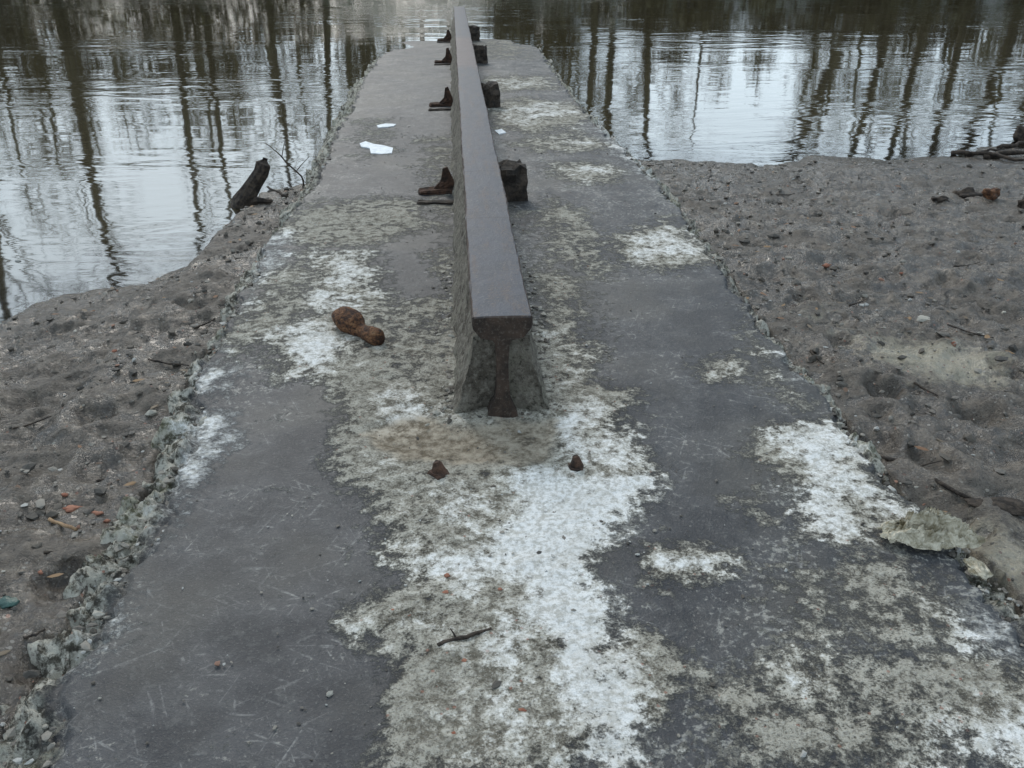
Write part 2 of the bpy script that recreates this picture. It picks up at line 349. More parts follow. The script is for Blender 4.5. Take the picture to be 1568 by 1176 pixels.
smooth=[([(312,640),(420,620),(520,640),(560,760),(600,840),(610,880),(550,950),(570,1060),(590,1190),(100,1190),(150,1000),(290,800)],1.0),
([(900,430),(1060,420),(1180,560),(1150,640),(1120,800),(1000,960),(930,900),(1000,760),(960,620),(900,500)],0.7),
([(610,62),(690,62),(690,200),(640,300),(520,290),(560,150)],0.6),([(560,400),(670,340),(670,440),(600,450)],0.9),([(440,585),(520,600),(500,640),(400,640)],0.8)]
bm_=msum(beige,0.08); wm=msum(white,0.09); smm=msum(smooth,0.10)
sandP=rpoly([(560,660),(640,640),(690,650),(850,650),(860,680),(840,712),(700,712),(620,700)])
sf=sdf(wX,wY,sandP); sandm=np.clip(0.6-sf/0.10,0,1)
Z=Z+0.009*np.clip(bm_+0.7*fbm(X,Y,9,3,31)-0.4,0,1)*(1-CA)-0.018*sandm*(1-CA)+(1-CA)*(1-smm)*0.005*fbm(X,Y,22,3,32)

m=M("weathered_concrete"); v=m.obj(); B=m.attr('beige').outputs['Fac']; W=m.attr('white').outputs['Fac']; S=m.attr('smooth').outputs['Fac']; C=m.attr('crust').outputs['Fac']; SA=m.attr('sand').outputs['Fac']
n1=m.noise(v,5,5,0.65); n2=m.noise(v,24,6,0.75); n3=m.noise(v,150,3,0.75); n0=m.noise(v,1.4,2,0.6); n4=m.noise(m.mp(v,(1,1,1),loc=(7,3,1)),55,4,0.72)
dark=m.mix(m.rng(n1,0.36,0.64),(0.020,0.021,0.025),(0.060,0.059,0.062))
dark=m.mix(m.ma('MULTIPLY',m.rng(n0,0.46,0.64),0.5),dark,(0.082,0.074,0.062))
dark=m.mix(m.ma('MULTIPLY',m.rng(n0,0.50,0.36),0.5),dark,(0.016,0.017,0.021))
dark=m.mix(m.ma('MULTIPLY',m.rng(n2,0.52,0.66),0.42),dark,(0.14,0.135,0.125))
dark=m.mix(m.ma('MULTIPLY',m.rng(n3,0.55,0.70),0.45),dark,(0.20,0.195,0.18))
scr=None
for i,(an,th,sx,sy) in enumerate(((0.5,0.605,5,60),(1.15,0.61,9,85),(-0.5,0.615,7,55),(-1.2,0.615,4,90),(0.05,0.62,9,50))):
    q=m.noise(m.mp(m.mp(v,rot=(0,0,an)),(sx,sy,1),loc=(i*3.1,i*1.7,0)),1.0,2,0.55,0.5)
    q=m.rng(q,th,th+0.12); scr=q if scr is None else m.ma('MAXIMUM',scr,q)
scr=m.ma('MULTIPLY',scr,m.rng(n1,0.40,0.60))
scr=m.ma('MULTIPLY',scr,m.rng(n4,0.38,0.58))
dark=m.mix(m.ma('MULTIPLY',scr,m.mixf(S,0.85,0.55)),dark,(0.32,0.31,0.29))
du=m.rng(m.ma('ADD',m.ma('SUBTRACT',n4,m.ma('MULTIPLY',S,0.10)),m.ma('MULTIPLY',m.ma('SUBTRACT',n1,0.5),0.5)),0.53,0.65)
dark=m.mix(m.ma('MULTIPLY',du,0.78),dark,(0.30,0.285,0.25))
nn=m.ma('ADD',m.ma('MULTIPLY',m.ma('SUBTRACT',n2,0.5),2.2),m.ma('MULTIPLY',m.ma('SUBTRACT',n1,0.5),1.9))
nn=m.ma('ADD',nn,m.ma('MULTIPLY',m.ma('SUBTRACT',n3,0.5),0.6))
bb=m.rng(m.ma('ADD',B,nn),0.36,0.82)
ww=m.rng(m.ma('ADD',W,nn),0.42,1.15)
vo=m.vor(v,85); vc=vo.outputs['Color']; vd=vo.outputs['Distance']
sep=m.n('ShaderNodeSeparateColor'); m.put(sep.inputs[0],vc)
bei=m.mix(m.rng(n2,0.36,0.60),(0.16,0.140,0.106),(0.49,0.455,0.38))
bei=m.mix(m.ma('MULTIPLY',m.rng(n3,0.48,0.36),0.65),bei,(0.085,0.077,0.062))
bei=m.mix(m.ma('MULTIPLY',m.rng(n3,0.54,0.66),0.5),bei,(0.60,0.575,0.51))
stone=m.mix(sep.outputs[1],(0.10,0.09,0.08),(0.50,0.46,0.40)); stone=m.mix(m.rng(sep.outputs[2],0.945,0.955),stone,(0.34,0.13,0.08))
pebm=m.ma('MULTIPLY',m.rng(vd,0.42,0.3),m.rng(sep.outputs[0],0.6,0.65))
bei=m.mix(m.ma('MULTIPLY',pebm,0.55),bei,stone)
c=m.mix(m.ma('MULTIPLY',bb,0.94),dark,bei)
whi=m.mix(m.rng(n4,0.36,0.60),(0.50,0.48,0.435),(0.83,0.82,0.795)); whi=m.mix(m.ma('MULTIPLY',m.rng(n1,0.52,0.38),0.4),whi,(0.47,0.445,0.395))
c=m.mix(m.ma('MULTIPLY',ww,0.95),c,whi)
c=m.mix(m.ma('MULTIPLY',m.rng(m.ma('ADD',SA,m.ma('MULTIPLY',nn,0.5)),0.3,0.9),0.85),c,m.mix(m.rng(n2,0.36,0.64),(0.18,0.14,0.095),(0.45,0.38,0.29)))
cru=m.mix(m.rng(n2,0.40,0.56),(0.075,0.067,0.052),(0.52,0.49,0.415)); cru=m.mix(m.ma('MULTIPLY',m.rng(n1,0.5,0.62),0.4),cru,(0.14,0.145,0.075)); cru=m.mix(m.ma('MULTIPLY',pebm,0.7),cru,stone)
cm=m.rng(m.ma('ADD',C,m.ma('MULTIPLY',nn,0.25)),0.08,0.40)
c=m.mix(m.ma('MULTIPLY',cm,m.ma('SUBTRACT',1.0,m.ma('MULTIPLY',ww,0.85))),c,cru)
ol=m.ma('MAXIMUM',m.ma('MAXIMUM',bb,ww),cm)
r=m.mixf(ol,m.ma('ADD',0.26,m.ma('MULTIPLY',n2,0.42)),0.92)
hh=m.ma('ADD',m.ma('MULTIPLY',ol,m.ma('ADD',n2,m.ma('MULTIPLY',n3,m.mixf(ww,0.6,0.25)))),m.ma('MULTIPLY',m.ma('SUBTRACT',1.0,ol),m.ma('ADD',m.ma('MULTIPLY',n3,0.18),m.ma('MULTIPLY',n2,0.35))))
m.bsdf(c,r,m.bump(hh,0.014,1.0),m.mixf(ol,0.42,0.2)); CON=m.m
grid("concrete_slipway",X,Y,Z,CON,{'beige':bm_,'white':wm,'smooth':smm*(1-CA),'crust':CD,'sand':sandm})

def rz(p,h=0.0): return Vector((p.x,p.y,-SL*p.y+h))
# ------------------------------------------------ RAIL
HR=0.38
pf=rp(768.5,486,HR); pe=rp(703,10,HR)
y0,y1=pf.y,pe.y; x0,x1=pf.x,pe.x
def rx(y): return x0+(x1-x0)*(y-y0)/(y1-y0)
m=M("rusty_painted_steel"); v=m.obj(); g=m.n('ShaderNodeNewGeometry'); s=m.n('ShaderNodeSeparateXYZ'); m.put(s.inputs[0],g.outputs['Normal']); s2=m.n('ShaderNodeSeparateXYZ'); m.put(s2.inputs[0],v)
n1=m.noise(v,9,5,0.65); n2=m.noise(v,80,4,0.75); n3=m.noise(m.mp(v,(6,0.8,1)),4,4,0.6)
top=m.mix(m.rng(n1,0.35,0.65),(0.030,0.034,0.046),(0.060,0.064,0.080)); top=m.mix(m.ma('MULTIPLY',m.rng(n2,0.55,0.68),0.6),top,(0.20,0.195,0.185))
top=m.mix(m.ma('MULTIPLY',m.rng(m.ma('ADD',n3,m.ma('MULTIPLY',m.ma('SUBTRACT',n2,0.5),1.1)),0.53,0.70),0.55),top,(0.095,0.058,0.040))
sy=m.ma('ADD',s2.outputs[1],m.ma('MULTIPLY',n2,0.012)); seams=None
for (a,b) in ((747,333),(738,262),(728,180),(712,118)):
    yy=rp(a,b,HR).y; q=m.rng(m.ma('ABSOLUTE',m.ma('SUBTRACT',sy,yy)),0.010,0.002); seams=q if seams is None else m.ma('MAXIMUM',seams,q)
top=m.mix(m.ma('MULTIPLY',seams,0.6),top,(0.012,0.012,0.014))
bm=m.ma('MULTIPLY',m.rng(s2.outputs[1],8.8,9.3),m.rng(s2.outputs[1],12.4,11.6)); top=m.mix(m.ma('MULTIPLY',bm,0.6),top,(0.11,0.07,0.06))
side=m.mix(m.rng(n1,0.35,0.65),(0.024,0.017,0.013),(0.075,0.048,0.034)); side=m.mix(m.ma('MULTIPLY',m.rng(n2,0.52,0.66),0.6),side,(0.15,0.125,0.10))
tm=m.rng(s.outputs[2],0.75,0.97)
m.bsdf(m.mix(tm,side,top),m.mixf(tm,0.85,m.ma('ADD',0.34,m.ma('MULTIPLY',n1,0.3))),m.bump(m.ma('ADD',n1,m.ma('MULTIPLY',n2,0.6)),0.007,1.0),0.42); STE=m.m
half=[(0,HR+0.002),(0.06,HR+0.0015),(0.094,HR),(0.1,HR-0.005),(0.101,HR-0.030),(0.097,HR-0.044),(0.074,HR-0.072),(0.035,HR-0.086),(0.024,HR-0.10),(0.020,0.20),(0.021,0.12),(0.026,0.07),(0.04,0.035),(0.055,0.0),(0.0,-0.02)]
prof=half+[(-a,b) for a,b in half[-2:0:-1]]
ysr=[y0,y0+0.006]+list(np.arange(y0+0.05,y1,0.05))+[y1]
V=[];Fc=[];n=len(prof)
for j,yy in enumerate(ysr):
    wv=0.0025*math.sin(yy*3.1)+0.0015*math.sin(yy*7.7+1)
    for i,(a,b) in enumerate(prof):
        V.append(Vector((rx(yy)+wv*0.6+a*(0.975 if j==0 else 1)+0.0022*random.uniform(-1,1)*(abs(a)>0.02),yy,-SL*yy+b+wv*0.5-(0.004 if (j==0 and b>0.3) else 0)+0.0008*random.uniform(-1,1))))
for j in range(len(ysr)-1):
    for i in range(n):
        i2=(i+1)%n; Fc.append((j*n+i,j*n+i2,(j+1)*n+i2,(j+1)*n+i))
Fc.append(tuple(range(n))[::-1]); Fc.append(tuple((len(ysr)-1)*n+i for i in range(n)))
rail=mesh_obj("steel_rail",V,Fc,STE,smooth=False)
# ------------------------------------------------ PLINTH
m=M("plinth_concrete"); v=m.obj(); n1=m.noise(v,7,5,0.65); n2=m.noise(v,45,5,0.75); n3=m.noise(v,160,3,0.7)
c=m.mix(m.rng(n1,0.35,0.65),(0.14,0.12,0.095),(0.31,0.28,0.23)); c=m.mix(m.ma('MULTIPLY',m.rng(n2,0.5,0.63),0.6),c,(0.42,0.39,0.33)); c=m.mix(m.ma('MULTIPLY',m.rng(n2,0.47,0.36),0.8),c,(0.05,0.042,0.033)); c=m.mix(m.ma('MULTIPLY',m.rng(n1,0.5,0.62),0.2),c,(0.09,0.10,0.05))
m.bsdf(c,0.9,m.bump(m.ma('ADD',n2,m.ma('MULTIPLY',n3,0.6)),0.024,1.0),0.3); PLI=m.m
yp=y0+0.035
bl=0.168; tl=0.088; H=HR-0.082
prof=[]
for i in range(13): q=i/12; prof.append((-bl+(bl-tl)*q**0.9,H*q))
for i in range(1,6): prof.append((-tl+2*tl*i/6,H))
for i in range(13): q=1-i/12; prof.append((bl-(bl-tl)*q**0.9,H*q))
ysp=list(axis([(yp,yp+2.5,0.015,0.03),(yp+2.5,y1,0.05,0.25)]))
P=np.array(prof); YY=np.array(ysp)
Xp=np.array([[rx(y)+a for a,b in prof] for y in ysp]); Zp=np.array([[-SL*y+b for a,b in prof] for y in ysp]); Yp=np.repeat(YY[:,None],len(prof),1)
sg=np.sign(P[:,0])[None,:]
Xp=Xp+sg*0.026*fbm(Yp,Zp,9,5,41,0.7)*(P[:,1]>0.01)[None,:]+sg*0.04*(np.clip(1-P[:,1]/0.05,0,1))[None,:]*fbm(Yp,Zp,6,3,42)
rows=[]
for q in (0.0,0.08,0.16,0.26,0.36,0.48,0.6,0.72,0.84,0.94):
    xx=rx(yp)+(P[:,0])*q*(1+0.05*fbm(P[:,1],P[:,0],20,2,44)); zz=-SL*yp+(P[:,1])*q
    dy=0.030*fbm(xx*1.0,zz,14,4,43,0.6)+0.035*(1-q)
    rows.append((xx,np.full(len(P),yp)+dy,zz))
Xp=np.vstack([np.array([r_[0] for r_ in rows]),Xp]); Yp=np.vstack([np.array([r_[1] for r_ in rows]),Yp]); Zp=np.vstack([np.array([r_[2] for r_ in rows]),Zp])
grid("concrete_plinth",Xp,Yp,Zp,PLI)

# ------------------------------------------------ rail brackets
WOOD=simple("old_wet_timber",(0.018,0.014,0.011),(0.075,0.056,0.042),18,0.8,0.012,60)
RUST=simple("dark_rust",(0.026,0.017,0.013),(0.10,0.052,0.032),25,0.85,0.008,80)
def box(V,Fc,cx,cy,z0,sx,sy,sz,ry=0.0,tap=1.0,jit=0.006):
    nx,ny,nz_=4,4,5; idx={}
    for i in range(nx+1):
        for j in range(ny+1):
            for k in range(nz_+1):
                if i in(0,nx) or j in(0,ny) or k in(0,nz_):
                    u=(i/nx-.5); w_=(j/ny-.5); q=k/nz_; tp=1+(tap-1)*q
                    e=(i in(0,nx))+(j in(0,ny))+(k in(0,nz_)); sh=1-(0.05*(e-1))
                    x=u*sx*tp*sh; y=w_*sy*tp*sh; z=q*sz
                    x,y=x*math.cos(ry)-y*math.sin(ry),x*math.sin(ry)+y*math.cos(ry)
                    if k==nz_: z+=random.uniform(-2,1)*jit
                    idx[(i,j,k)]=len(V); V.append(Vector((cx+x+random.uniform(-jit,jit),cy+y+random.uniform(-jit,jit),z0+z)))
    def q4(a,b_,c_,d): Fc.append((idx[a],idx[b_],idx[c_],idx[d]))
    for i in range(nx):
        for j in range(ny):
            q4((i,j,0),(i,j+1,0),(i+1,j+1,0),(i+1,j,0)); q4((i,j,nz_),(i+1,j,nz_),(i+1,j+1,nz_),(i,j+1,nz_))
    for i in range(nx):
        for k in range(nz_):
            q4((i,0,k),(i+1,0,k),(i+1,0,k+1),(i,0,k+1)); q4((i,ny,k),(i,ny,k+1),(i+1,ny,k+1),(i+1,ny,k))
    for j in range(ny):
        for k in range(nz_):
            q4((0,j,k),(0,j,k+1),(0,j+1,k+1),(0,j+1,k)); q4((nx,j,k),(nx,j+1,k),(nx,j+1,k+1),(nx,j,k+1))
for (lx,ly,rxp,ry_,big) in ((668,295,795,308,1.0),(682,162,752,165,1.1),(656,96,735,97,1.15),(680,62,722,63,1.0)):
    e=link(bpy.data.objects.new("rail_bracket",None))
    pr=rp(rxp,ry_); V=[];Fc=[]; yy=pr.y; off=rx(yy)+0.10+0.085
    box(V,Fc,off+0.025,yy+0.08,-SL*yy-0.02,0.18*big,0.20,0.24,0.14,0.88,0.014)
    mesh_obj("timber_block",V,Fc,WOOD,False,parent=e)
    V=[];Fc=[]; yl=rp(lx,ly).y; xl_=rx(yl)-0.24
    box(V,Fc,xl_-0.02,yl,-SL*yl-0.005,0.26,0.10,0.035,0.06,0.95,0.005)
    box(V,Fc,xl_+0.03,yl+0.01,-SL*yl+0.02,0.10,0.07,0.06,0.2,0.7,0.006)
    b=len(V); z=-SL*yl+0.03
    for dy in (-0.012,0.012):
        V+= [Vector((xl_-0.05,yl+dy,z)),Vector((xl_+0.09,yl+dy,z)),Vector((xl_+0.085,yl+dy,z+0.05)),Vector((xl_+0.045,yl+dy,z+0.14*big)),Vector((xl_+0.015,yl+dy,z+0.13*big)),Vector((xl_+0.0,yl+dy,z+0.05))]
    Fc.append(tuple(range(b,b+6))); Fc.append(tuple(range(b+6,b+12))[::-1])
    for i in range(6): Fc.append((b+i,b+i+6,b+(i+1)%6+6,b+(i+1)%6))
    mesh_obj("rusty_cleat",V,Fc,RUST,False,parent=e)
    V=[];Fc=[]; box(V,Fc,xl_-0.03,yl-0.27,-SL*yl+0.004,0.24,0.05,0.018,-0.03,1,0.004); mesh_obj("timber_strip",V,Fc,WOOD,False,parent=e)

# ------------------------------------------------ lumps / stones
import bmesh
from mathutils import noise
def lump(name,c,r,mat,seed=0,amp=0.2,sub=3,rot=0,parent=None):
    bm=bmesh.new(); bmesh.ops.create_icosphere(bm,subdivisions=sub,radius=1)
    for v_ in bm.verts:
        q=v_.co.copy(); d=1+amp*noise.noise(q*1.3+Vector((seed*3.1,seed,0)))+amp*0.5*noise.noise(q*3.5+Vector((seed,0,seed)))
        q=Vector((q.x*r[0],q.y*r[1],q.z*r[2]))*d
        q=Matrix.Rotation(rot,3,'Z')@q; v_.co=q+Vector(c)
    me=bpy.data.meshes.new(name); bm.to_mesh(me); bm.free(); me.materials.append(mat)
    me.polygons.foreach_set('use_smooth',[True]*len(me.polygons))
    o=link(bpy.data.objects.new(name,me)); 
    if parent: o.parent=parent
    return o
m=M("rusty_iron"); v=m.obj(); n1=m.noise(v,30,5,0.7); n2=m.noise(v,120,3,0.7)
c=m.mix(m.rng(n1,0.38,0.62),(0.05,0.022,0.012),(0.24,0.105,0.045)); c=m.mix(m.ma('MULTIPLY',m.rng(n1,0.55,0.7),0.6),c,(0.38,0.23,0.12)); c=m.mix(m.ma('MULTIPLY',m.rng(n2,0.48,0.38),0.7),c,(0.025,0.014,0.01))
m.bsdf(c,0.8,m.bump(m.ma('ADD',n1,n2),0.014,1.0),0.4); RB=m.m
pa=rp(536,506); pb=rp(576,527)
V=[];Fc=[]; A=rz(pa,0.036); Bv=rz(pb,0.028); ax=(Bv-A)
pts=[];rad=[]
for q,r_ in ((-0.46,0.018),(-0.40,0.042),(-0.25,0.056),(-0.05,0.059),(0.12,0.057),(0.28,0.047),(0.40,0.034),(0.52,0.030),(0.66,0.032),(0.78,0.040),(0.94,0.042),(1.08,0.039),(1.17,0.030),(1.21,0.012)):
    p_=A+ax*q; p_.z=-SL*p_.y+max(r_*0.9,0.03)*0.90; pts.append(p_+Vector((random.uniform(-1,1),random.uniform(-1,1),0))*0.004); rad.append(r_)
tube(V,Fc,pts,rad,12,0.16)
o=mesh_obj("rusty_bolt",V,Fc,RB)
md=o.modifiers.new("s",'SUBSURF'); md.levels=md.render_levels=2
for (a,b) in ((671,728),(882,720)):
    p_=rz(rp(a,b)); V=[];Fc=[]
    tube(V,Fc,[p_+Vector((0,0,-0.01)),p_+Vector((0,0,0.006)),p_+Vector((0.001,0,0.012)),p_+Vector((0.002,0.002,0.016)),p_+Vector((0.0,0.003,0.038)),p_+Vector((-0.004,0.003,0.050))],[0.038,0.034,0.028,0.021,0.017,0.009],8,0.25)
    mesh_obj("anchor_bolt_stub",V,Fc,RUST,False)
STK=simple("dead_wood",(0.018,0.013,0.010),(0.075,0.055,0.040),30,0.85,0.006,120)
STK2=simple("pale_wood",(0.22,0.13,0.07),(0.38,0.25,0.14),30,0.8,0.003,120)
def stick(name,P_,r0,r1,mat=STK,w=0.15,branches=()):
    V=[];Fc=[]; pts=[]
    n=len(P_)*3
    for i in range(n):
        t_=i/(n-1)*(len(P_)-1); k_=min(int(t_),len(P_)-2); q=P_[k_].lerp(P_[k_+1],t_-k_)
        pts.append(q+Vector((random.uniform(-1,1),random.uniform(-1,1),random.uniform(-.4,.6)))*r0*w*4)
    tube(V,Fc,pts,[r0+(r1-r0)*i/(n-1) for i in range(n)],7,0.2)
    for q0,q1,rr in branches: tube(V,Fc,[q0,(q0+q1)/2+Vector((0,0,rr)),q1],[rr,rr*0.8,rr*0.4],5,0.1)
    return mesh_obj(name,V,Fc,mat)
up=lambda p,h: p+Vector((0,0,h))
stick("twig",[up(rp(672,992),0.008),up(rp(715,980),0.012),up(rp(754,968),0.008)],0.006,0.004,branches=[(up(rp(700,984),0.008),up(rp(690,972),0.02),0.003)])
stick("driftwood_branch",[up(mud(1338,702),0.012),up(mud(1400,722),0.014),up(mud(1470,765),0.014),up(mud(1580,790),0.016)],0.009,0.005,branches=[(up(mud(1400,722),0.012),up(mud(1440,712),0.016),0.004)])
stick("wood_splinter",[up(mud(76,800),0.010),up(mud(118,816),0.012)],0.006,0.005,STK2)
for a_,b_ in (((55,592),(125,575)),((228,553),(290,562)),((68,850),(110,846)),((1100,470),(1085,500)),((40,980),(70,968)),((1450,500),(1520,520)),((300,505),(345,480)),((1180,300),(1230,296)),((1400,590),(1440,610)),((1300,470),(1330,458)),((20,660),(80,640)),((150,740),(215,725)),((1460,410),(1500,404)),((1240,540),(1262,560))):
    stick("small_twig",[up(mud(*a_),0.009),up(mud((a_[0]+b_[0])/2,(a_[1]+b_[1])/2+3),0.011),up(mud(*b_),0.009)],0.0045,0.002)
b0=mud(368,316)
d_=ray(404,246); tt=(b0.y+0.08)/d_.y; e0=Vector((0,0,HC))+d_*tt
V=[];Fc=[]; q_=[b0.lerp(e0,k_) for k_ in (-0.15,0.08,0.3,0.52,0.74,0.92,1.06)]
for i_,q in enumerate(q_): q.x+=(0.0,0.0,0.008,0.018,0.02,0.012,0.0)[i_]
tube(V,Fc,q_,[0.062,0.068,0.066,0.060,0.056,0.048,0.020],9,0.16)
tube(V,Fc,[q_[1],q_[1]+Vector((0.10,-0.02,0.02)),q_[1]+Vector((0.22,-0.03,0.015))],[0.035,0.028,0.012],6,0.1)
mesh_obj("driftwood_stump",V,Fc,STK,False)
g0=mud(466,290)
stick("reed_twig",[g0,g0+Vector((0.0,0,0.08)),g0+Vector((-0.16,0.02,0.26)),g0+Vector((-0.24,0.02,0.34))],0.008,0.003,branches=[(g0+Vector((-0.14,0.02,0.24)),g0+Vector((-0.10,0,0.36)),0.004),(g0+Vector((-0.05,0.0,0.13)),g0+Vector((0.06,0,0.24)),0.004)])
stick("reed_twig",[mud(440,302),mud(410,290)+Vector((0,0,0.02))],0.012,0.008)
for a_,b_,r_ in (((1455,236),(1568,250),0.02),((1480,240),(1530,232),0.015),((1510,244),(1600,236),0.025),((1530,228),(1590,222),0.02)):
    stick("driftwood_branch",[up(mud(*a_),0.01),up(mud((a_[0]+b_[0])/2,(a_[1]+b_[1])/2),0.03),up(mud(*b_),0.02)],r_,r_*0.6,w=0.3)
lump("driftwood_stump",up(mud(1562,215),0.05),(0.07,0.06,0.09),STK,4,0.5)
lump("bark_clump",up(mud(1478,303),0.02),(0.10,0.06,0.035),STK,5,0.8); lump("bark_clump",up(mud(1515,302),0.02),(0.05,0.06,0.04),RB,6,0.6)
lump("bark_clump",up(mud(1568,318),0.02),(0.04,0.05,0.04),STK,7,0.6); lump("bark_clump",up(mud(1440,308),0.01),(0.05,0.03,0.02),STK,8,0.6)
p_=mud(1530,782); lump("bark_slab",up(p_,0.018),(0.10,0.035,0.016),STK,9,0.35,4,-0.25)
# ------------------------------------------------ plastic bag
m=M("dirty_plastic"); v=m.obj(); n1=m.noise(v,26,5,0.65); n2=m.noise(v,14,3,0.6,1.5)
cc=m.mix(m.rng(n1,0.36,0.60),(0.21,0.175,0.105),(0.56,0.50,0.38)); m.bsdf(cc,0.30,m.bump(n2,0.03,0.9),0.5); BAG=m.m
u,vv_=np.meshgrid(np.linspace(-1,1,110),np.linspace(-1,1,70))
c0=rz(rp(1415,826)); an_=np.arctan2(vv_,u); rr_=1+0.30*fbm(np.cos(an_)*1.0,np.sin(an_)*1.0,1.8,4,51)
su=u*np.sqrt(1-vv_**2/2); sv=vv_*np.sqrt(1-u**2/2)
bx=su*0.135*rr_*(1-0.25*sv)+0.02*sv; by=sv*0.068*rr_-su*0.02
f1=np.abs(fbm(su*1.2+sv*0.4,sv*1.0,2.4,3,52,0.55)); f2=np.abs(fbm(su*1.0-sv*0.7,sv+su*.3,5.0,2,57,0.5))
ed=np.clip(1.02-(su**2+sv**2),0,1)
bz=0.016+0.030*ed+(0.070*(1-f1*2.2)**2*0.5+0.026*(1-f2*2)**2)*(0.25+0.75*ed)
gx=c0.x+bx+0.012*fbm(u,vv_,4,2,53); gy=c0.y+by+0.008*fbm(u,vv_,5,2,59)
grid("plastic_bag",gx,gy,-SL*gy+bz,BAG)
p_=rz(rp(1497,872)); lump("plastic_bag_scrap",up(p_,0.003),(0.028,0.04,0.006),BAG,14,0.4)
WH=simple("white_scrap",(0.62,0.66,0.68),(0.85,0.88,0.9),30,0.5,0.003,60)
def flat(name,poly,h,mat):
    n=len(poly)
    V=[rz(p,h+0.002*random.random()) for p in poly]+[rz(p,-0.002) for p in poly]
    Fc=[tuple(range(n))[::-1]]+[(i,(i+1)%n,(i+1)%n+n,i+n) for i in range(n)]
    return mesh_obj(name,V,Fc,mat,False)
flat("paper_scrap",[rp(*q) for q in ((551,221),(560,218),(572,222),(588,224),(602,228),(600,236),(585,237),(568,236),(566,228),(553,226))],0.008,WH)
flat("paper_scrap",[rp(*q) for q in ((577,193),(590,190),(607,191),(603,194),(590,195.5),(579,196))],0.006,WH)
flat("paper_scrap",[rp(*q) for q in ((757,201),(768,199),(775,204),(764,207))],0.008,WH)
GR=simple("green_shard",(0.03,0.07,0.06),(0.05,0.11,0.09),20,0.4)
p_=mud(14,925); lump("green_shard",up(p_,0.008),(0.030,0.024,0.008),GR,3,0.5)
RED=simple("red_brick",(0.24,0.09,0.055),(0.36,0.17,0.11),40,0.9)
REDL=simple("red_plastic",(0.40,0.04,0.03),(0.5,0.08,0.05),40,0.6)
for a_,b_,r_ in ((685,884,.008),(683,911,.010),(602,938,.007),(800,1092,.010),(712,1015,.008),(695,1128,.008),(766,905,.006)):
    lump("brick_fragment",rz(rp(a_,b_),0.006),(r_,r_*0.8,r_*0.6),RED,a_,0.5,2)
for a_,b_,r_ in ((100,760,.010),(60,880,.010),(165,800,.009),(175,540,.012),(1265,408,.016),(1205,610,.010),(1460,528,.012),(1380,420,.010)):
    lump("brick_fragment",up(mud(a_,b_),0.006),(r_,r_*0.8,r_*0.6),RED,a_,0.7,2)
lump("red_scrap",rz(rp(1540,1056),0.003),(0.012,0.008,0.003),REDL,2,0.5,2)
lump("red_scrap",up(mud(112,782),0.008),(0.028,0.014,0.008),RED,2,0.7,3); lump("red_scrap",up(mud(150,788),0.006),(0.018,0.010,0.006),RED,3,0.6,2)
PAL=np.array([(0.45,0.44,0.41),(0.28,0.25,0.21),(0.15,0.13,0.11),(0.045,0.038,0.032),(0.28,0.13,0.08),(0.42,0.39,0.33),(0.075,0.060,0.046)])
bmI=bmesh.new(); bmesh.ops.create_icosphere(bmI,subdivisions=1,radius=1); iv=np.array([v_.co[:] for v_ in bmI.verts]); ifc=[tuple(v_.index for v_ in f.verts) for f in bmI.faces]; bmI.free()
def pebbles(name,items,mat):
    V=[];Fc=[];Cc=[]
    for p_,r_,c_ in items:
        s_=np.array([random.uniform(.6,1.6),random.uniform(.6,1.2),random.uniform(.3,.8)])*r_; a_=random.uniform(0,6.28)
        q=iv*(1+0.75*(rng.random((len(iv),1))-0.5))*s_; q=np.stack([q[:,0]*math.cos(a_)-q[:,1]*math.sin(a_),q[:,0]*math.sin(a_)+q[:,1]*math.cos(a_),q[:,2]],1)+np.array(p_)
        b=len(V); V+=list(q); Fc+=[tuple(i+b for i in f) for f in ifc]; Cc+=[(*c_,1)]*len(iv)
    return mesh_obj(name,V,Fc,mat,False,{'pcol':np.array(Cc)})
m=M("pebble"); v=m.obj(); n1=m.noise(v,60,3,0.6); a_=m.attr('pcol').outputs['Color']
m.bsdf(m.mix(m.ma('MULTIPLY',n1,0.5),a_,(0.12,0.11,0.09)),0.75,m.bump(n1,0.005)); PEB=m.m
items=[]
named=[((232,637),.022,5),((1413,490),.022,5),((1308,328),.02,5),((1325,468),.014,0),((1270,408),.014,4),((28,400),.015,0),((205,552),.012,0),((1452,635),.018,1),((1530,553),.03,3),((1090,395),.04,3),((45,718),.02,3),((30,790),.012,2),((180,560),.01,4),((1460,530),.012,4),((1380,560),.01,3),((1185,365),.03,3),((270,560),.02,3),((1340,640),.02,3)]
for (a_,b_),r_,k_ in named:
    items.append((up(mud(a_,b_),r_*0.3),r_,PAL[k_]))
PX=[]
for i in range(8500):
    y=random.uniform(1.0,8.5); side=random.random()<0.45
    xe=float(edge(EO if side else EQ,y)); x=xe-random.expovariate(0.9) if side else xe+random.expovariate(0.6)
    PX.append((x,y))
PX=np.array(PX); PZ=Tm(PX[:,0],PX[:,1])
for i,((x,y),z) in enumerate(zip(PX,PZ)):
    if z<ZW+0.01: continue
    if i%8==0: r_=random.uniform(0.008,0.022); k_=rng.choice([3,6,6,2,3,6,1])
    else: r_=min(0.002+random.expovariate(320),0.013); k_=rng.choice(7,p=[.08,.2,.2,.24,.04,.05,.19])
    items.append(((x,y,z+r_*0.2),r_,PAL[k_]))
pebbles("mud_gravel",items,PEB)
m=M("dead_leaf"); a_=m.attr('pcol').outputs['Color']; m.bsdf(a_,0.7); LEAF=m.m
V=[];Fc=[];Cc=[]
LP=[(0.17,0.085,0.04),(0.10,0.055,0.03),(0.22,0.13,0.06),(0.06,0.04,0.028),(0.15,0.11,0.07)]
